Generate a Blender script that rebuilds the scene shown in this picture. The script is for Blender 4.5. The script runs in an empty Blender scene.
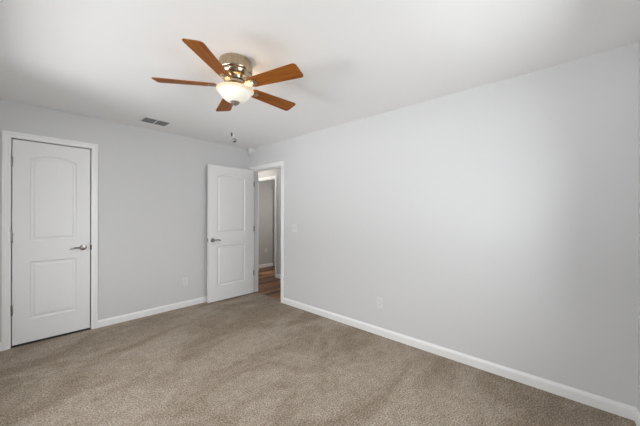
import bpy, bmesh, math, random
from mathutils import Vector, Matrix
random.seed(7)
C = bpy.context.scene.collection
S = bpy.context.scene
R = math.radians

# ------------------------------------------------------------------ camera, world, light, exposure
W, D, H = 2.663, 4.033, 2.412            # right wall x, back wall y, ceiling z
LX, FY = -0.55, -0.325                   # left wall x, front wall y
TH = 0.12                                # wall thickness

cam_d = bpy.data.cameras.new('camera')
cam = bpy.data.objects.new('camera', cam_d); C.objects.link(cam)
cam_d.sensor_width = 36.0
cam_d.lens = 275.28 / 640 * 36.0
cam_d.shift_y = 1.47 / 640
cam_d.clip_start = 0.02
cam.matrix_world = (Matrix.Translation((0, 0, 1.3117)) @ Matrix.Rotation(R(42.169 - 90), 4, 'Z')
                    @ Matrix.Rotation(R(90), 4, 'X') @ Matrix.Rotation(R(0.129), 4, 'Z'))
S.camera = cam

world = bpy.data.worlds.new('daylight'); S.world = world
world.use_nodes = True
bg = world.node_tree.nodes['Background']
bg.inputs['Color'].default_value = (0.92, 0.96, 1.0, 1)
bg.inputs['Strength'].default_value = 0.3

# the two windows of the room (y0,y1,z0,z1 in the left wall; x0,x1,z0,z1 in the front wall)
WIN_L = (0.85, 2.95, 0.85, 2.05)
WIN_F = (0.80, 2.00, 0.85, 2.05)

def area_light(name, loc, direction, sx, sy, power, color):
    l = bpy.data.lights.new(name, 'AREA'); l.shape = 'RECTANGLE'; l.size = sx; l.size_y = sy
    l.energy = power; l.color = color
    o = bpy.data.objects.new(name, l); C.objects.link(o)
    o.location = loc
    o.rotation_euler = Vector(direction).to_track_quat('-Z', 'Y').to_euler()
    return o

yl = (WIN_L[0] + WIN_L[1]) / 2
area_light('skylight_left_window', (LX - 0.80, yl, 2.10), (1, 0, -0.4), 4.0, 2.0, 215, (0.950, 0.978, 1.0))
area_light('ground_bounce_left_window', (LX - 2.50, yl + 0.5, 0.45), (1, 0, 0.3), 1.4, 0.9, 104, (0.965, 0.982, 1.0))
area_light('daylight_front_window', ((WIN_F[0] + WIN_F[1]) / 2, FY - 0.80, 1.45), (0, 1, -0.3), 2.4, 2.0, 135, (0.950, 0.978, 1.0))
hl = bpy.data.lights.new('hall_fill_light', 'POINT'); hl.energy = 14; hl.color = (1.0, 0.95, 0.88); hl.shadow_soft_size = 0.12
hlo = bpy.data.objects.new('hall_fill_light', hl); C.objects.link(hlo); hlo.location = (2.96, 5.0, 2.22)  # added light out of view to brighten the hall, no fixture
area_light('far_room_fill', (4.1, 4.3, H - 0.06), (0, 0, -1), 0.35, 0.35, 13, (1.0, 0.97, 0.93))  # unseen fill added to lift the grey wall across the hall

S.view_settings.view_transform = 'Standard'
S.view_settings.look = 'None'
S.view_settings.gamma = 1.0
S.view_settings.use_curve_mapping = False
S.view_settings.exposure = 0.0
S.cycles.use_denoising = True
S.cycles.max_bounces = 12
S.cycles.diffuse_bounces = 8

# ------------------------------------------------------------------ materials
def mat(name, color, rough=0.5, metal=0.0, spec=0.5):
    m = bpy.data.materials.new(name); m.use_nodes = True
    b = m.node_tree.nodes['Principled BSDF']
    b.inputs['Base Color'].default_value = (*color, 1)
    b.inputs['Roughness'].default_value = rough
    b.inputs['Metallic'].default_value = metal
    b.inputs['Specular IOR Level'].default_value = spec
    return m, m.node_tree, b

def N(nt, t, **kw):
    n = nt.nodes.new(t)
    for k, v in kw.items():
        if k in n.inputs: n.inputs[k].default_value = v
        else: setattr(n, k, v)
    return n

def bumped(nt, b, scale, strength, dist=0.002, detail=3.0):
    tc = N(nt, 'ShaderNodeTexCoord')
    no = N(nt, 'ShaderNodeTexNoise', Scale=scale, Detail=detail)
    bp = N(nt, 'ShaderNodeBump', Strength=strength, Distance=dist)
    nt.links.new(tc.outputs['Object'], no.inputs['Vector'])
    nt.links.new(no.outputs['Fac'], bp.inputs['Height'])
    nt.links.new(bp.outputs['Normal'], b.inputs['Normal'])
    return tc, no

def ramp(nt, stops):
    r = nt.nodes.new('ShaderNodeValToRGB')
    e = r.color_ramp.elements
    while len(e) > 1: e.remove(e[-1])
    e[0].position = stops[0][0]; e[0].color = (*stops[0][1], 1)
    for p, c in stops[1:]:
        x = e.new(p); x.color = (*c, 1)
    return r

M = {}
M['wall'], nt, b = mat('grey wall paint', (0.660, 0.661, 0.666), 0.75, 0, 0.25); bumped(nt, b, 90, 0.06)
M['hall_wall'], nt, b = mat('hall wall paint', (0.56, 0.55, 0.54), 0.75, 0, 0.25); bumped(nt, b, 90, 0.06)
M['ceiling'], nt, b = mat('ceiling paint', (0.885, 0.885, 0.885), 0.9, 0, 0.1); bumped(nt, b, 60, 0.10, 0.003)
M['trim'], nt, b = mat('white trim paint', (0.86, 0.86, 0.855), 0.38); bumped(nt, b, 25, 0.02)
M['door'], nt, b = mat('white door paint', (0.81, 0.81, 0.81), 0.42); bumped(nt, b, 25, 0.03)
M['plastic'], nt, b = mat('white plastic', (0.72, 0.72, 0.715), 0.35); bumped(nt, b, 40, 0.01)
M['slot'], nt, b = mat('dark slot', (0.05, 0.05, 0.05), 0.8); bumped(nt, b, 40, 0.01)
M['nickel'], nt, b = mat('satin nickel', (0.36, 0.35, 0.33), 0.25, 1.0); bumped(nt, b, 120, 0.02)
M['vent_metal'], nt, b = mat('vent louvre paint', (0.20, 0.20, 0.20), 0.5); bumped(nt, b, 60, 0.02)
M['duct'], nt, b = mat('dark duct lining', (0.05, 0.05, 0.05), 0.8); bumped(nt, b, 30, 0.05)
M['vinyl'], nt, b = mat('grey vinyl', (0.48, 0.48, 0.47), 0.6); bumped(nt, b, 60, 0.02)
M['gap_shade'], nt, b = mat('dark shade strip', (0.035, 0.03, 0.026), 0.7); bumped(nt, b, 60, 0.05)  # near-black colour standing in for the shade below the closet door
M['fob'], nt, b = mat('dark metal fob', (0.05, 0.045, 0.04), 0.4, 0.6); bumped(nt, b, 60, 0.02)
M['pewter'], nt, b = mat('pewter', (0.42, 0.38, 0.32), 0.35, 1.0); bumped(nt, b, 150, 0.15)

# brushed nickel of the fan motor: rings of fine vertical brushing
M['brushed'], nt, b = mat('brushed nickel', (0.70, 0.60, 0.47), 0.22, 1.0)
tc = N(nt, 'ShaderNodeTexCoord'); mp = N(nt, 'ShaderNodeMapping'); mp.inputs['Scale'].default_value = (1, 1, 0.03)
no = N(nt, 'ShaderNodeTexNoise', Scale=60.0, Detail=2.0)
rp = ramp(nt, [(0.3, (0.46, 0.365, 0.25)), (0.7, (0.55, 0.45, 0.32))])
nt.links.new(tc.outputs['Object'], mp.inputs['Vector']); nt.links.new(mp.outputs['Vector'], no.inputs['Vector'])
nt.links.new(no.outputs['Fac'], rp.inputs['Fac']); nt.links.new(rp.outputs['Color'], b.inputs['Base Color'])

# carpet: fine speckled pile over broad nap marks
M['carpet'], nt, b = mat('beige plush carpet', (0.3, 0.25, 0.2), 0.95, 0, 0.05)
tc = N(nt, 'ShaderNodeTexCoord')
fine = N(nt, 'ShaderNodeTexNoise', Scale=100.0, Detail=4.0, Roughness=0.75)
mid = N(nt, 'ShaderNodeTexNoise', Scale=14.0, Detail=4.0, Roughness=0.65)
mp = N(nt, 'ShaderNodeMapping'); mp.inputs['Scale'].default_value = (0.7, 1.3, 1); mp.inputs['Rotation'].default_value = (0, 0, R(-35)); mp.inputs['Location'].default_value = (5.9406, 3.0655, -1.1798)
big = N(nt, 'ShaderNodeTexNoise', Scale=1.7, Detail=3.5, Roughness=0.55, Distortion=0.9)
for t in (fine, mid): nt.links.new(tc.outputs['Object'], t.inputs['Vector'])
nt.links.new(tc.outputs['Object'], mp.inputs['Vector']); nt.links.new(mp.outputs['Vector'], big.inputs['Vector'])
rf = ramp(nt, [(0.30, (0.085, 0.064, 0.044)), (0.49, (0.300, 0.249, 0.194)), (0.68, (0.60, 0.52, 0.43))])
rb = ramp(nt, [(0.38, (0.85, 0.82, 0.79)), (0.47, (0.97, 0.955, 0.94)), (0.52, (1.08, 1.08, 1.09)), (0.64, (1.17, 1.18, 1.20))])
rm = ramp(nt, [(0.32, (0.86, 0.855, 0.85)), (0.68, (1.12, 1.12, 1.12))])
nt.links.new(fine.outputs['Fac'], rf.inputs['Fac']); nt.links.new(big.outputs['Fac'], rb.inputs['Fac']); nt.links.new(mid.outputs['Fac'], rm.inputs['Fac'])
m1 = N(nt, 'ShaderNodeMix', data_type='RGBA', blend_type='MULTIPLY'); m2 = N(nt, 'ShaderNodeMix', data_type='RGBA', blend_type='MULTIPLY')
m1.inputs[0].default_value = 1; m2.inputs[0].default_value = 1
nt.links.new(rf.outputs['Color'], m1.inputs[6]); nt.links.new(rb.outputs['Color'], m1.inputs[7])
nt.links.new(m1.outputs[2], m2.inputs[6]); nt.links.new(rm.outputs['Color'], m2.inputs[7])
nt.links.new(m2.outputs[2], b.inputs['Base Color'])
bp = N(nt, 'ShaderNodeBump', Strength=0.7, Distance=0.006)
nt.links.new(fine.outputs['Fac'], bp.inputs['Height']); nt.links.new(bp.outputs['Normal'], b.inputs['Normal'])

# hall floor: brown laminate planks running along x
M['planks'], nt, b = mat('brown laminate planks', (0.2, 0.1, 0.05), 0.35)
tc = N(nt, 'ShaderNodeTexCoord')
br = N(nt, 'ShaderNodeTexBrick', Scale=1.0)
br.offset = 0.37
for k, v in (('Color1', (0, 0, 0, 1)), ('Color2', (1, 1, 1, 1)), ('Mortar', (0.35, 0.35, 0.35, 1)), ('Mortar Size', 0.0015), ('Brick Width', 0.9), ('Row Height', 0.11), ('Bias', 0.0)):
    br.inputs[k].default_value = v
mp = N(nt, 'ShaderNodeMapping'); mp.inputs['Scale'].default_value = (1.6, 16, 1)
gr = N(nt, 'ShaderNodeTexNoise', Scale=2.0, Detail=5.0, Roughness=0.6)
nt.links.new(tc.outputs['Object'], br.inputs['Vector']); nt.links.new(tc.outputs['Object'], mp.inputs['Vector']); nt.links.new(mp.outputs['Vector'], gr.inputs['Vector'])
mx = N(nt, 'ShaderNodeMix', data_type='RGBA'); mx.inputs[0].default_value = 0.45
nt.links.new(br.outputs['Color'], mx.inputs[6]); nt.links.new(gr.outputs['Fac'], mx.inputs[7])
rp = ramp(nt, [(0.22, (0.035, 0.014, 0.006)), (0.40, (0.125, 0.045, 0.012)), (0.60, (0.28, 0.112, 0.030)), (0.85, (0.46, 0.23, 0.075))])
nt.links.new(mx.outputs[2], rp.inputs['Fac']); nt.links.new(rp.outputs['Color'], b.inputs['Base Color'])

# fan blade veneer, grain along the blade
M['blade'], nt, b = mat('stained blade veneer', (0.3, 0.1, 0.03), 0.5, 0, 0.2)
tc = N(nt, 'ShaderNodeTexCoord'); mp = N(nt, 'ShaderNodeMapping'); mp.inputs['Scale'].default_value = (2.0, 28, 28)
gr = N(nt, 'ShaderNodeTexNoise', Scale=2.5, Detail=5.0, Roughness=0.6)
nt.links.new(tc.outputs['Object'], mp.inputs['Vector']); nt.links.new(mp.outputs['Vector'], gr.inputs['Vector'])
rp = ramp(nt, [(0.30, (0.190, 0.052, 0.006)), (0.52, (0.290, 0.090, 0.010)), (0.72, (0.38, 0.130, 0.018))])
nt.links.new(gr.outputs['Fac'], rp.inputs['Fac']); nt.links.new(rp.outputs['Color'], b.inputs['Base Color'])

# frosted lamp glass: it is lit from inside and gives off the lamp's light
M['lamp_glass'], nt, b = mat('frosted lamp glass', (0.78, 0.75, 0.69), 0.35)
tc, no = bumped(nt, b, 9, 0.02)
sx = N(nt, 'ShaderNodeSeparateXYZ'); nt.links.new(tc.outputs['Object'], sx.inputs[0])
mr = N(nt, 'ShaderNodeMapRange'); mr.inputs['From Min'].default_value = -0.230; mr.inputs['From Max'].default_value = -0.214
nt.links.new(sx.outputs['Z'], mr.inputs['Value'])
rp = ramp(nt, [(0.0, (1.0, 0.93, 0.78)), (1.0, (1.0, 0.60, 0.20))])      # the thick lip glows warmer than the thin body
nt.links.new(mr.outputs['Result'], rp.inputs['Fac']); nt.links.new(rp.outputs['Color'], b.inputs['Emission Color'])
b.inputs['Emission Strength'].default_value = 0.25
rq = ramp(nt, [(0.0, (0.78, 0.75, 0.69)), (1.0, (0.74, 0.62, 0.45))])
nt.links.new(mr.outputs['Result'], rq.inputs['Fac']); nt.links.new(rq.outputs['Color'], b.inputs['Base Color'])

M['pane'], nt, b = mat('window glass', (0.9, 0.95, 0.95), 0.02)
out = nt.nodes['Material Output']
tr = N(nt, 'ShaderNodeBsdfTransparent'); gl = N(nt, 'ShaderNodeBsdfGlossy', Roughness=0.02); ms = N(nt, 'ShaderNodeMixShader', Fac=0.06)
nt.links.new(tr.outputs[0], ms.inputs[1]); nt.links.new(gl.outputs[0], ms.inputs[2]); nt.links.new(ms.outputs[0], out.inputs['Surface'])

# ------------------------------------------------------------------ mesh helpers
def obj(name, bm, m, parent=None, smooth=False, bevel=0.0, seg=2):
    me = bpy.data.meshes.new(name)
    bmesh.ops.recalc_face_normals(bm, faces=bm.faces[:])
    bm.to_mesh(me); bm.free()
    if m: me.materials.append(m)
    if smooth:
        for p in me.polygons: p.use_smooth = True
        me.set_sharp_from_angle(angle=R(35))
    o = bpy.data.objects.new(name, me); C.objects.link(o)
    if parent: o.parent = parent
    if bevel:
        md = o.modifiers.new('bevel', 'BEVEL'); md.width = bevel; md.segments = seg; md.limit_method = 'ANGLE'
    return o

def tag(o, label, cat, group=None, kind=None):
    o['label'] = label; o['category'] = cat
    if group: o['group'] = group
    if kind: o['kind'] = kind
    return o

def structure(o, label, cat): return tag(o, label, cat, None, 'structure')

def empty(name, loc, rotz=0.0):
    o = bpy.data.objects.new(name, None); C.objects.link(o)
    o.location = loc; o.rotation_euler = (0, 0, rotz); o.empty_display_size = 0.05
    return o

def box(bm, x0, x1, y0, y1, z0, z1):
    v = [bm.verts.new(p) for p in ((x0,y0,z0),(x1,y0,z0),(x1,y1,z0),(x0,y1,z0),(x0,y0,z1),(x1,y0,z1),(x1,y1,z1),(x0,y1,z1))]
    for f in ((0,3,2,1),(4,5,6,7),(0,1,5,4),(1,2,6,5),(2,3,7,6),(3,0,4,7)): bm.faces.new([v[i] for i in f])
    return v

def boxes(*bs):
    bm = bmesh.new()
    for b_ in bs: box(bm, *b_)
    return bm

def lathe(bm, prof, n=48, z_axis=True, center=(0, 0, 0)):
    """prof: (radius, height) pairs from one end to the other."""
    rings = []
    for r, z in prof:
        if r < 1e-6: rings.append([bm.verts.new((center[0], center[1], center[2] + z))])
        else: rings.append([bm.verts.new((center[0] + r*math.cos(2*math.pi*i/n), center[1] + r*math.sin(2*math.pi*i/n), center[2] + z)) for i in range(n)])
    for a, b_ in zip(rings, rings[1:]):
        for i in range(n):
            j = (i + 1) % n
            if len(a) == 1 and len(b_) == 1: continue
            if len(a) == 1: bm.faces.new((a[0], b_[i], b_[j]))
            elif len(b_) == 1: bm.faces.new((a[i], a[j], b_[0]))
            else: bm.faces.new((a[i], a[j], b_[j], b_[i]))
    return bm

def tube(bm, pts, rad, n=10):
    """Round bar through the points; rad is one radius or one per point."""
    pts = [Vector(p) for p in pts]
    rads = rad if isinstance(rad, (list, tuple)) else [rad] * len(pts)
    rings = []
    for i, p in enumerate(pts):
        d = (pts[min(i+1, len(pts)-1)] - pts[max(i-1, 0)]).normalized()
        up = Vector((0, 0, 1)) if abs(d.z) < 0.9 else Vector((1, 0, 0))
        a = d.cross(up).normalized(); c = d.cross(a)
        rings.append([bm.verts.new(p + rads[i]*(a*math.cos(2*math.pi*k/n) + c*math.sin(2*math.pi*k/n))) for k in range(n)])
    for a, c in zip(rings, rings[1:]):
        for k in range(n):
            bm.faces.new((a[k], a[(k+1) % n], c[(k+1) % n], c[k]))
    bm.faces.new(rings[0]); bm.faces.new(rings[-1][::-1])
    return bm

def prism(bm, outline, z0, z1):
    lo = [bm.verts.new((x, y, z0)) for x, y in outline]; hi = [bm.verts.new((x, y, z1)) for x, y in outline]
    n = len(outline)
    for i in range(n): bm.faces.new((lo[i], lo[(i+1) % n], hi[(i+1) % n], hi[i]))
    bm.faces.new(lo[::-1]); bm.faces.new(hi)
    return bm

def xf(bm, m): bmesh.ops.transform(bm, matrix=m, verts=bm.verts[:]); return bm

# ------------------------------------------------------------------ the setting
def wall_with_openings(name, axis, p0, p1, a0, a1, z0, z1, holes, m, label):
    """axis 'x': the wall is thin in x between p0 and p1 and runs along y; holes are (a0,a1,z0,z1), sorted."""
    bm = bmesh.new()
    def cell(s0, s1, c0, c1):
        if s1 - s0 < 1e-4 or c1 - c0 < 1e-4: return
        if axis == 'x': box(bm, p0, p1, s0, s1, c0, c1)
        else: box(bm, s0, s1, p0, p1, c0, c1)
    cur = a0
    for h0, h1, c0, c1 in holes:
        cell(cur, h0, z0, z1); cell(h0, h1, z0, c0); cell(h0, h1, c1, z1); cur = h1
    cell(cur, a1, z0, z1)
    return structure(obj(name, bm, m), label, 'wall')

DO0, DO1, DOZ = 3.195, 3.955, 2.045       # bedroom doorway in the right wall
CL0, CL1, CLZ = -0.032, 0.573, 2.052      # closet doorway in the back wall
HX = 3.65                                 # far wall of the hall
HO0, HO1, HOZ = 4.575, 5.330, 2.060       # doorway across the hall
XR = 4.405                                 # right wall of the room across the hall
YR = 5.62                                 # far wall of the room across the hall

structure(obj('floor', boxes((LX - TH, W + 0.055, FY - TH, D + TH, -0.06, 0.0)), M['carpet']), 'beige plush carpet covering the bedroom floor', 'floor')
structure(obj('floor_hall', boxes((W + 0.055, 5.0, FY - TH, YR + TH, -0.06, -0.006)), M['planks']), 'brown plank floor of the hall beyond the open door', 'floor')
structure(obj('ceiling', boxes((LX - TH, W + 0.06, FY - TH, D + TH, H, H + 0.1)), M['ceiling']), 'white painted ceiling of the bedroom', 'ceiling')
structure(obj('ceiling_hall', boxes((W + 0.06, 5.0, FY - TH, YR + TH, H, H + 0.1)), M['ceiling']), 'white ceiling of the hall beyond the doorway', 'ceiling')
wall_with_openings('wall_right', 'x', W, W + TH, FY, D, 0, H, [(DO0, DO1, 0, DOZ)], M['wall'], 'long grey bedroom wall holding the doorway to the hall')
wall_with_openings('wall_back', 'y', D, D + TH, LX - TH, W + TH, 0, H, [(CL0, CL1, 0, CLZ)], M['wall'], 'grey wall behind both white doors')
wall_with_openings('wall_left', 'x', LX - TH, LX, FY, D, 0, H, [WIN_L], M['wall'], 'grey bedroom wall with a window facing the long blank wall')
wall_with_openings('wall_front', 'y', FY - TH, FY, LX - TH, W + TH, 0, H, [WIN_F], M['wall'], 'grey bedroom wall with a window behind the viewer')
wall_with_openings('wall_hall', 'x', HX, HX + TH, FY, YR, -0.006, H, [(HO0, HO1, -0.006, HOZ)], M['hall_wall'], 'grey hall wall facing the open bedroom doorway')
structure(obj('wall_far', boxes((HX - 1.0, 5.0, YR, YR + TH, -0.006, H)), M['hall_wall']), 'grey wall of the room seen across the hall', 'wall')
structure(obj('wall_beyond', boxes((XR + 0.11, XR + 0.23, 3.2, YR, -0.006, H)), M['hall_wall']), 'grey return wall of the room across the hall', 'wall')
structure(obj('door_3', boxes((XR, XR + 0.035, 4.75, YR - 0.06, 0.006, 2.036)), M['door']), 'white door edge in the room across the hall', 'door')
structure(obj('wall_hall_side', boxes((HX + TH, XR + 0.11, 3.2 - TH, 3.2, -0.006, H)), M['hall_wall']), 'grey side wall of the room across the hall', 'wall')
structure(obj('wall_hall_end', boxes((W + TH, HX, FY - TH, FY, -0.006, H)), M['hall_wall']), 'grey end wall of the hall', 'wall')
q0, q1, q2 = CL0 - 0.4, CL1 + 0.4, D + TH
structure(obj('wall_closet', boxes((q0, q1, D + 0.7, D + 0.75, -0.06, H), (q0 - 0.05, q0, q2, D + 0.75, -0.06, H), (q1, q1 + 0.05, q2, D + 0.75, -0.06, H)), M['wall']), 'grey walls of the closet behind the closed door', 'wall')
structure(obj('floor_closet', boxes((q0, q1, q2, D + 0.7, -0.06, 0.0)), M['carpet']), 'beige carpet inside the closet behind the closed door', 'floor')
structure(obj('gap_shade_strip', boxes((CL0, CL1, D + 0.002, D + 0.10, 0.0, 0.004)), M['gap_shade']), 'dark strip painted as the shade under the closed closet door', 'trim')  # added strip that paints the dark gap line under the door
structure(obj('ceiling_closet', boxes((q0 - 0.05, q1 + 0.05, q2, D + 0.75, H, H + 0.1)), M['ceiling']), 'closet ceiling behind the closed door', 'ceiling')

# casings: a stepped profile swept up, across and down around an opening
CASING = [(0.004, 0.0), (0.004, 0.010), (0.010, 0.013), (0.030, 0.013), (0.040, 0.017), (0.056, 0.017), (0.060, 0.014), (0.060, 0.0)]
def casing(name, to_world, a0, a1, zt, label, z0=0.0, k=1.0):
    bm = bmesh.new(); rows = []
    for o_, n_ in CASING:
        o_ *= k
        rows.append([bm.verts.new(to_world(*p)) for p in ((a0 - o_, z0, n_), (a0 - o_, zt + o_, n_), (a1 + o_, zt + o_, n_), (a1 + o_, z0, n_))])
    n = len(rows)
    for i in range(n):
        j = (i + 1) % n
        for s in range(3): bm.faces.new((rows[i][s], rows[i][s+1], rows[j][s+1], rows[j][s]))
    bm.faces.new([r[0] for r in rows]); bm.faces.new([r[3] for r in rows][::-1])
    return structure(obj(name, bm, M['trim']), label, 'trim')

on_back = lambda a, z, n: (a, D - n, z)
on_right = lambda a, z, n: (W - n, a, z)
on_right_hall = lambda a, z, n: (W + TH + n, a, z)
on_hall = lambda a, z, n: (HX - n, a, z)
casing('trim_1', on_back, CL0, CL1, CLZ, 'white casing around the closed closet door')
casing('trim_2', on_right, DO0, DO1, DOZ, 'white casing around the open bedroom doorway')
casing('trim_3', on_hall, HO0, HO1, HOZ, 'white casing around the doorway across the hall', -0.006)
casing('trim_4', on_right_hall, DO0, DO1, DOZ, 'white casing on the hall side of the bedroom doorway', -0.006)

# jamb linings with a door stop
def jamb(name, axis, p0, p1, a0, a1, zt, s0, s1, label, z0=0.0):
    t = 0.012; bs = []
    for q0, q1, tt in ((p0, p1, t), (s0, s1, t + 0.010)):
        for c0, c1, e0, e1 in ((a0, a0 + tt, z0, zt), (a1 - tt, a1, z0, zt), (a0 + tt, a1 - tt, zt - tt, zt)):
            bs.append((q0, q1, c0, c1, e0, e1) if axis == 'x' else (c0, c1, q0, q1, e0, e1))
    return structure(obj(name, boxes(*bs), M['trim']), label, 'trim')
jamb('trim_5', 'x', W - 0.002, W + TH + 0.002, DO0 - 0.006, DO1 + 0.006, DOZ + 0.006, W + 0.045, W + 0.080, 'white jamb lining the open bedroom doorway', -0.004)
jamb('trim_6', 'y', D - 0.002, D + TH, CL0 - 0.012, CL1 + 0.012, CLZ + 0.012, D + 0.045, D + 0.08, 'white jamb behind the closed closet door')
jamb('trim_7', 'x', HX - 0.002, HX + TH, HO0 - 0.006, HO1 + 0.006, HOZ + 0.006, HX + 0.05, HX + 0.085, 'white jamb lining the doorway across the hall', -0.006)

# baseboards
BASE = [(0.0, 0.0), (0.014, 0.0), (0.014, 0.060), (0.011, 0.070), (0.006, 0.078), (0.005, 0.083), (0.0, 0.083)]
def baseboard(name, p, q, normal, label, z=0.0):
    p, q, nrm = Vector(p), Vector(q), Vector(normal)
    bm = bmesh.new()
    a = [bm.verts.new(p + nrm*n_ + Vector((0, 0, z + h_))) for n_, h_ in BASE]
    c = [bm.verts.new(q + nrm*n_ + Vector((0, 0, z + h_))) for n_, h_ in BASE]
    k = len(a)
    for i in range(k): bm.faces.new((a[i], a[(i+1) % k], c[(i+1) % k], c[i]))
    bm.faces.new(a); bm.faces.new(c[::-1])
    return structure(obj(name, bm, M['trim']), label, 'baseboard')
CW = 0.060
baseboard('baseboard_right', (W, FY, 0), (W, DO0 - CW, 0), (-1, 0, 0), 'long white baseboard under the blank grey wall')
baseboard('baseboard_back', (CL1 + CW, D, 0), (W, D, 0), (0, -1, 0), 'white baseboard between the closet door and the open door')
baseboard('baseboard_back.001', (LX, D, 0), (CL0 - CW, D, 0), (0, -1, 0), 'short white baseboard at the hinge side of the closet door')
baseboard('baseboard_left', (LX, FY, 0), (LX, D, 0), (1, 0, 0), 'white baseboard under the side window')
baseboard('baseboard_front', (LX, FY, 0), (W, FY, 0), (0, 1, 0), 'white baseboard meeting the long one at the near corner')
baseboard('baseboard_hall', (HX, FY, 0), (HX, HO0 - CW, 0), (-1, 0, 0), 'white baseboard on the hall wall across the doorway', -0.006)
baseboard('baseboard_far', (HX + TH, YR, 0), (XR - 0.002, YR, 0), (0, -1, 0), 'white baseboard of the room across the hall', -0.006)

# windows behind the viewer: frame, meeting rail, pane
def window(name, axis, p0, p1, a0, a1, z0, z1, label):
    r = empty(name, (0, 0, 0)); structure(r, label, 'window')
    zm = (z0 + z1) / 2; f = 0.045
    cells = ((a0, a0+f, z0, z1), (a1-f, a1, z0, z1), (a0+f, a1-f, z0, z0+f), (a0+f, a1-f, z1-f, z1), (a0+f, a1-f, zm-0.02, zm+0.02))
    mk = (lambda q0, q1, c: (q0, q1, c[0], c[1], c[2], c[3])) if axis == 'x' else (lambda q0, q1, c: (c[0], c[1], q0, q1, c[2], c[3]))
    obj('window_frame', boxes(*[mk(p0, p1, c) for c in cells]), M['trim'], r)
    pm = (p0 + p1) / 2
    obj('window_pane', boxes(mk(pm - 0.002, pm + 0.002, (a0+f, a1-f, z0+f, z1-f))), M['pane'], r)
window('window_1', 'x', LX - 0.10, LX - 0.05, *WIN_L, 'white window in the side wall facing the long blank wall')
window('window_2', 'y', FY - 0.10, FY - 0.05, *WIN_F, 'white window in the wall behind the viewer')

# ------------------------------------------------------------------ doors
DT = 0.035
def panel_outline(x0, x1, z0, z1, rise, inset=0.0, n=14):
    """Rectangle whose top edge is an arc of the given rise, moved inward by inset."""
    w = (x1 - x0)
    pts = [(x0 + inset, z0 + inset), (x1 - inset, z0 + inset)]
    if rise <= 0: return pts + [(x1 - inset, z1 - inset), (x0 + inset, z1 - inset)]
    rad = (w*w/4 + rise*rise) / (2*rise); cx, cz = (x0+x1)/2, z1 + rise - rad
    r2 = rad - inset; half = w/2 - inset
    a = math.asin(min(1, half / r2))
    for i in range(n + 1):
        t = a - 2*a*i/n
        pts.append((cx + r2*math.sin(t), cz + r2*math.cos(t)))
    return pts

PROFILE = [(0.0, 0.0), (0.005, 0.006), (0.012, 0.0105), (0.021, 0.0115), (0.029, 0.008), (0.038, 0.0025)]   # inset, depth
def door_leaf(w, h, panels):
    """Leaf from (0,0,0) to (w,DT,h); both faces carry moulded panels."""
    bm = bmesh.new()
    for side in (0, 1):
        yy = (lambda d: d) if side == 0 else (lambda d: DT - d)
        edges = []
        outer = [bm.verts.new((x, yy(0), z)) for x, z in ((0, 0), (w, 0), (w, h), (0, h))]
        loops = [outer]
        for (x0, x1, z0, z1, rise) in panels:
            prev = None
            for ins, dep in PROFILE:
                ring = [bm.verts.new((x, yy(dep), z)) for x, z in panel_outline(x0, x1, z0, z1, rise, ins)]
                if prev is None: loops.append(ring)
                else:
                    for i in range(len(ring)):
                        j = (i + 1) % len(ring); bm.faces.new((prev[i], prev[j], ring[j], ring[i]))
                prev = ring
            bm.faces.new(prev)
        for l in loops:
            for i in range(len(l)):
                a, c = l[i], l[(i+1) % len(l)]
                edges.append(bm.edges.get((a, c)) or bm.edges.new((a, c)))
        bmesh.ops.triangle_fill(bm, use_beauty=True, edges=edges, normal=(0, -1, 0))
        if side == 0: first = outer
    for i in range(4):
        j = (i + 1) % 4; bm.faces.new((first[i], first[j], outer[j], outer[i]))
    return bm

def lever_handle(parent, x, z, y, out, toward):
    """Rosette, neck and curved lever; out is the sign of y away from the leaf, toward the sign of x of the lever."""
    bm = lathe(bmesh.new(), [(0.0, 0.0), (0.032, 0.0), (0.032, 0.004), (0.027, 0.009), (0.014, 0.011), (0.011, 0.040), (0.013, 0.044), (0.013, 0.054), (0.0, 0.056)], 32)
    xf(bm, Matrix.Translation((x, y, z)) @ Matrix.Rotation(R(90 if out < 0 else -90), 4, 'X'))
    h = obj('door_handle', bm, M['nickel'], parent, True)
    yo = y + out*0.048
    bm = tube(bmesh.new(), [(x - toward*0.006, yo, z), (x + toward*0.02, yo, z + 0.001), (x + toward*0.05, yo, z + 0.004), (x + toward*0.08, yo - out*0.002, z + 0.001), (x + toward*0.105, yo - out*0.008, z - 0.006), (x + toward*0.112, yo - out*0.010, z - 0.009)],
              [0.009, 0.0095, 0.0085, 0.0075, 0.0065, 0.004], 12)
    obj('lever', bm, M['nickel'], h, True)
    return h

def hinge(parent, x, y, z, leaf_x):
    bm = tube(bmesh.new(), [(x, y, z - 0.045), (x, y, z + 0.045)], 0.0065, 12)
    tube(bm, [(x, y, z + 0.045), (x, y, z + 0.052)], 0.0045, 10); tube(bm, [(x, y, z - 0.052), (x, y, z - 0.045)], 0.0045, 10)
    box(bm, min(x, x + leaf_x), max(x, x + leaf_x), y + 0.0045, y + 0.0065, z - 0.044, z + 0.044)
    return obj('hinge', bm, M['nickel'], parent, True)

# closed closet door in the back wall
cw = 0.590
d1 = obj('door_1', door_leaf(cw, 2.022, [(0.118, 0.474, 1.018, 1.846, 0.046), (0.118, 0.474, 0.227, 0.807, 0.0)]), M['door'])
d1.location = (-0.025, D + 0.001, 0.021)
structure(d1, 'closed white two-panel closet door with an arched top panel', 'door')
lever_handle(d1, 0.528, 0.917, 0.0, -1, -1)
for z in (0.345, 1.060, 1.805): hinge(d1, -0.003, -0.006, z, 0.008)
obj('latch_plate', boxes((cw + 0.001, cw + 0.0115, -0.016, 0.02, 0.885, 0.940)), M['fob'], d1)

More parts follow.
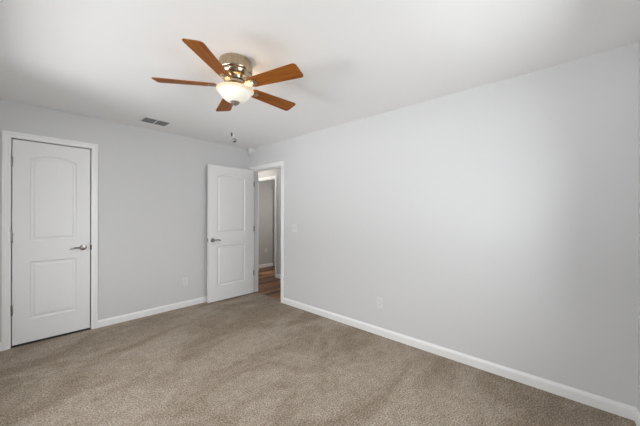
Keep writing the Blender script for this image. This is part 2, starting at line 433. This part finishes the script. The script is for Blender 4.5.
# open bedroom door, swung against the back wall
ow = 0.765
d2 = obj('door_2', door_leaf(ow, 2.030, [(0.135, 0.605, 1.018, 1.862, 0.056), (0.135, 0.605, 0.226, 0.820, 0.0)]), M['door'])
hx, hy, fx, fy = 2.652, 3.890, 1.886, 3.905
d2.location = (fx, fy, 0.013); d2.rotation_euler = (0, 0, math.atan2(hy - fy, hx - fx))
structure(d2, 'white two-panel bedroom door standing open before the grey wall', 'door')
lever_handle(d2, 0.062, 0.917, 0.0, -1, 1)
lever_handle(d2, 0.062, 0.917, DT, 1, 1)
for z in (0.330, 1.060, 1.800):
    bm = boxes((ow, ow + 0.002, 0.004, 0.030, z - 0.044, z + 0.044))
    tube(bm, [(ow + 0.002, DT + 0.003, z - 0.045), (ow + 0.002, DT + 0.003, z + 0.045)], 0.0065, 12)
    box(bm, ow - 0.002, ow + 0.014, 0.001, 0.003, z - 0.044, z + 0.044)
    obj('hinge', bm, M['nickel'], d2, False)
obj('latch_plate', boxes((-0.002, 0.0, 0.006, 0.030, 0.890, 0.945)), M['nickel'], d2)

# ------------------------------------------------------------------ ceiling fan
FX, FYc = 1.058, 1.784
fan = empty('ceiling_fan', (FX, FYc, H))
tag(fan, 'five-blade ceiling fan with brown wooden blades and a lit frosted glass bowl', 'ceiling fan')
z = lambda v: v - H
bm = lathe(bmesh.new(), [(0.0, z(H)), (0.108, z(H)), (0.112, z(2.404)), (0.112, z(2.388)), (0.117, z(2.385)), (0.121, z(2.378)), (0.121, z(2.334)), (0.117, z(2.327)), (0.111, z(2.323)), (0.107, z(2.308)),
                         (0.090, z(2.288)), (0.083, z(2.285)), (0.080, z(2.280)), (0.076, z(2.265)), (0.0, z(2.265))], 64)
mh = obj('motor_housing', bm, M['brushed'], fan, True); mh['label'] = 'brushed nickel motor housing'
bm = boxes((0.1045, 0.1100, -0.012, 0.012, z(2.313), z(2.317)))
slot = obj('housing_slot', bm, M['slot'], mh)
for a in range(1, 12):
    c = slot.copy(); C.objects.link(c); c.rotation_euler = (0, 0, 2*math.pi*a/12)
fw = obj('flywheel', lathe(bmesh.new(), [(0.0, z(2.265)), (0.060, z(2.265)), (0.069, z(2.261)), (0.069, z(2.244)), (0.060, z(2.240)), (0.0, z(2.240))], 48), M['brushed'], fan, True)
sh = obj('switch_housing', lathe(bmesh.new(), [(0.0, z(2.240)), (0.050, z(2.240)), (0.052, z(2.234)), (0.052, z(2.215)), (0.066, z(2.211)), (0.070, z(2.205)), (0.0, z(2.203))], 48), M['brushed'], fan, True)
bowl = obj('lamp_shade', lathe(bmesh.new(), [(0.118, z(2.200)), (0.126, z(2.205)), (0.1300, z(2.203)), (0.1295, z(2.198)), (0.120, z(2.191)), (0.110, z(2.184)), (0.105, z(2.175)), (0.098, z(2.161)), (0.086, z(2.146)), (0.069, z(2.132)), (0.048, z(2.122)), (0.025, z(2.117)), (0.0, z(2.116)),
                                            (0.0, z(2.120)), (0.046, z(2.126)), (0.083, z(2.149)), (0.101, z(2.176)), (0.106, z(2.187)), (0.118, z(2.196)), (0.118, z(2.200))], 64), M['lamp_glass'], fan, True)
bowl['label'] = 'lit frosted glass bowl'
fin = obj('finial', lathe(bmesh.new(), [(0.0, z(2.125)), (0.032, z(2.121)), (0.033, z(2.117)), (0.026, z(2.113)), (0.024, z(2.109)), (0.026, z(2.106)), (0.020, z(2.103)), (0.012, z(2.101)), (0.013, z(2.098)), (0.009, z(2.094)), (0.0, z(2.0925))], 32), M['pewter'], bowl, True)

# blade, with its iron and screw medallion
def round_outline():
    pts = []
    def corner(cx, cy, r, a0, a1, n=7):
        for i in range(n + 1):
            t = R(a0 + (a1 - a0)*i/n); pts.append((cx + r*math.cos(t), cy + r*math.sin(t)))
    r0, r1, w0, w1 = 0.128, 0.534, 0.047, 0.065
    corner(r1 - 0.024, -w1 + 0.024, 0.024, -90, 0); corner(r1 - 0.024, w1 - 0.024, 0.024, 0, 90)
    corner(r0 + 0.022, w0 - 0.022, 0.022, 90, 180); corner(r0 + 0.022, -w0 + 0.022, 0.022, 180, 270)
    return pts
PITCH = -12.5
def make_blade(ang):
    bl = obj('blade', prism(bmesh.new(), round_outline(), -0.003, 0.003), M['blade'], fan, False, 0.0015, 2)
    bl.location = (0, 0, z(2.231)); bl.rotation_euler = (R(PITCH), 0, ang)
    arm = [(0.056, -0.020), (0.100, -0.018), (0.128, -0.026), (0.155, -0.031), (0.178, -0.024), (0.190, -0.010), (0.190, 0.010), (0.178, 0.024), (0.155, 0.031), (0.128, 0.026), (0.100, 0.018), (0.056, 0.020)]
    bm = prism(bmesh.new(), arm, -0.0065, -0.0031)
    obj('blade_iron', bm, M['brushed'], bl, False, 0.001, 2)
    bm = lathe(bmesh.new(), [(0.0, -0.0065), (0.019, -0.0065), (0.020, -0.008), (0.016, -0.0100), (0.009, -0.0115), (0.0, -0.012)], 24, center=(0.170, 0, 0))
    obj('screw_medallion', bm, M['pewter'], bl, True)
    return bl
b0 = make_blade(R(214.6))
for k in range(1, 5):
    c = b0.copy(); C.objects.link(c); c.rotation_euler = (R(PITCH), 0, R(214.6 - 72*k))
    for ch in b0.children:
        g = ch.copy(); C.objects.link(g); g.parent = c

# pull chains through the finial
rt = Vector((0.671, -0.741, 0))
def bead_chain(p, z0, z1):
    bm = tube(bmesh.new(), [(p.x, p.y, z0), (p.x, p.y, z1)], 0.0003, 6)
    n = int((z0 - z1) / 0.006)
    for i in range(n):
        bmesh.ops.create_icosphere(bm, subdivisions=1, radius=0.0008, matrix=Matrix.Translation((p.x, p.y, z0 - (i + .5)*(z0 - z1)/n)))
    return bm
p = rt * -0.0245
ch = obj('pull_chain', bead_chain(p, z(2.118), z(1.900)), M['plastic'], fan)
fb = obj('fob', lathe(bmesh.new(), [(0.0, z(1.901)), (0.0035, z(1.900)), (0.0055, z(1.896)), (0.0055, z(1.878)), (0.003, z(1.873)), (0.0, z(1.872))], 16, center=(p.x, p.y, 0)), M['fob'], ch, True)
fb['label'] = 'dark metal fob'
p = rt * -0.006
ch = obj('pull_chain', bead_chain(p, z(2.100), z(1.893)), M['plastic'], fan)
obj('fob', lathe(bmesh.new(), [(0.0, z(1.896)), (0.003, z(1.895)), (0.005, z(1.888)), (0.005, z(1.862)), (0.0, z(1.860))], 16, center=(p.x, p.y, 0)), M['vinyl'], ch, True)
fb = obj('fob', lathe(bmesh.new(), [(0.0, z(1.860)), (0.006, z(1.859)), (0.014, z(1.851)), (0.0165, z(1.843)), (0.0155, z(1.838)), (0.009, z(1.831)), (0.0, z(1.829))], 24, center=(p.x, p.y, 0)), M['nickel'], ch, True)
fb['label'] = 'grey metal fob'

# the bulb inside the bowl, shining out over the open rim
bulb = bpy.data.lights.new('fan_bulb', 'POINT'); bulb.energy = 1.8; bulb.color = (1.0, 0.80, 0.55); bulb.shadow_soft_size = 0.03
bo = bpy.data.objects.new('fan_bulb', bulb); C.objects.link(bo); bo.parent = fan; bo.location = (0.075, 0.03, z(2.190))

# ------------------------------------------------------------------ ceiling vent
vx0, vx1, vy0, vy1 = 0.985, 1.237, 3.562, 3.734
vent = empty('ceiling_vent', ((vx0 + vx1)/2, (vy0 + vy1)/2, H))
tag(vent, 'grey air vent with two banks of slats in the white ceiling', 'vent')
hw, hd = (vx1 - vx0)/2, (vy1 - vy0)/2
f = 0.016
obj('frame', boxes((-hw-f, hw+f, -hd-f, -hd, -0.006, 0), (-hw-f, hw+f, hd, hd+f, -0.006, 0), (-hw-f, -hw, -hd, hd, -0.006, 0), (hw, hw+f, -hd, hd, -0.006, 0), (-0.007, 0.007, -hd, hd, -0.006, 0)), M['plastic'], vent, False, 0.002)
obj('backing', boxes((-hw, hw, -hd, hd, -0.0012, 0.0)), M['duct'], vent)
for s in (-1, 1):
    for i in range(9):
        y = -hd + (i + 0.5)*2*hd/9
        bm = boxes((0.007, hw, -0.006, 0.006, -0.0006, 0.0006)); xf(bm, Matrix.Translation((0, y, -0.0045)) @ Matrix.Rotation(R(-28), 4, 'X'))
        if s < 0: xf(bm, Matrix.Scale(-1, 4, (1, 0, 0)))
        obj('louver', bm, M['vent_metal'], vent)

# ------------------------------------------------------------------ alarm, switch, outlets
al = empty('smoke_alarm', (W, 3.961, 2.368))
tag(al, 'round white smoke alarm high on the wall by the corner', 'smoke alarm')
to_w = Matrix.Rotation(R(-90), 4, 'Y')
bm = lathe(bmesh.new(), [(0.0, 0.0), (0.069, 0.0), (0.069, 0.012), (0.066, 0.016), (0.0, 0.016)], 40); xf(bm, to_w); obj('base', bm, M['plastic'], al, True)
bm = lathe(bmesh.new(), [(0.0, 0.016), (0.060, 0.016), (0.066, 0.024), (0.066, 0.040), (0.060, 0.052), (0.046, 0.060), (0.022, 0.064), (0.0, 0.0645)], 40); xf(bm, to_w); cv = obj('cover', bm, M['plastic'], al, True)
bm = lathe(bmesh.new(), [(0.0, 0.0645), (0.007, 0.0645), (0.007, 0.066), (0.0, 0.0665)], 16); xf(bm, to_w @ Matrix.Translation((0.0, 0.0, -0.001))); obj('test_button', bm, M['plastic'], cv, True)

def plate_bm(w, h):
    bm = bmesh.new(); prism(bm, [(-w/2, -h/2), (w/2, -h/2), (w/2, h/2), (-w/2, h/2)], 0, 0.006); return bm

def stand_up(o, loc, facing):
    """Local x along the wall, y up, z out of the wall."""
    if facing == '-x': m = Matrix(((0, 0, -1), (-1, 0, 0), (0, 1, 0)))
    else: m = Matrix(((1, 0, 0), (0, 0, -1), (0, 1, 0)))
    o.matrix_world = Matrix.Translation(loc) @ m.to_4x4()
    return o

def outlet(loc, facing, label):
    o = stand_up(empty('wall_outlet', (0, 0, 0)), loc, facing)
    tag(o, label, 'outlet')
    obj('plate', plate_bm(0.070, 0.115), M['plastic'], o, False, 0.0025, 3)
    for s in (-1, 1):
        out_ = []
        for i in range(24):
            t = 2*math.pi*i/24; out_.append((0.0172*math.cos(t), max(-0.0135, min(0.0135, 0.0172*math.sin(t)))))
        bm = prism(bmesh.new(), out_, 0.006, 0.0085); xf(bm, Matrix.Translation((0, s*0.0195, 0)))
        rc = obj('receptacle', bm, M['plastic'], o)
        obj('slot', boxes((-0.0078, -0.0056, s*0.0195 - 0.001, s*0.0195 + 0.0065, 0.0084, 0.0087), (0.0056, 0.0078, s*0.0195 - 0.001, s*0.0195 + 0.0065, 0.0084, 0.0087), (-0.0022, 0.0022, s*0.0195 - 0.0095, s*0.0195 - 0.005, 0.0084, 0.0087)), M['slot'], rc)
    obj('screw', lathe(bmesh.new(), [(0.0, 0.006), (0.003, 0.006), (0.003, 0.0068), (0.0, 0.0072)], 12), M['plastic'], o)
    return o
outlet((W, 1.530, 0.352), '-x', 'white outlet low on the long blank wall')
outlet((1.612, D, 0.360), '-y', 'white outlet between the closet door and the open door')
outlet((4.20, YR, 0.42), '-y', 'white outlet on the wall seen through the doorway')

sw = stand_up(empty('light_switch', (0, 0, 0)), (W, 2.892, 1.118), '-x')
tag(sw, 'white double light switch beside the open doorway', 'light switch')
obj('plate', plate_bm(0.116, 0.116), M['plastic'], sw, False, 0.0025, 3)
for s in (-1, 1):
    bm = boxes((s*0.023 - 0.0055, s*0.023 + 0.0055, -0.012, 0.012, 0.006, 0.0075)); bz = obj('switch_collar', bm, M['plastic'], sw)
    bm = boxes((-0.004, 0.004, -0.0045, 0.0045, 0.0, 0.014)); xf(bm, Matrix.Translation((s*0.023, 0, 0.006)) @ Matrix.Rotation(R(-28*s), 4, 'X')); obj('toggle', bm, M['plastic'], bz, False, 0.001)
    for q in (-1, 1):
        obj('screw', lathe(bmesh.new(), [(0.0, 0.006), (0.003, 0.006), (0.003, 0.0068), (0.0, 0.0072)], 12, center=(s*0.023, q*0.030, 0)), M['plastic'], sw)
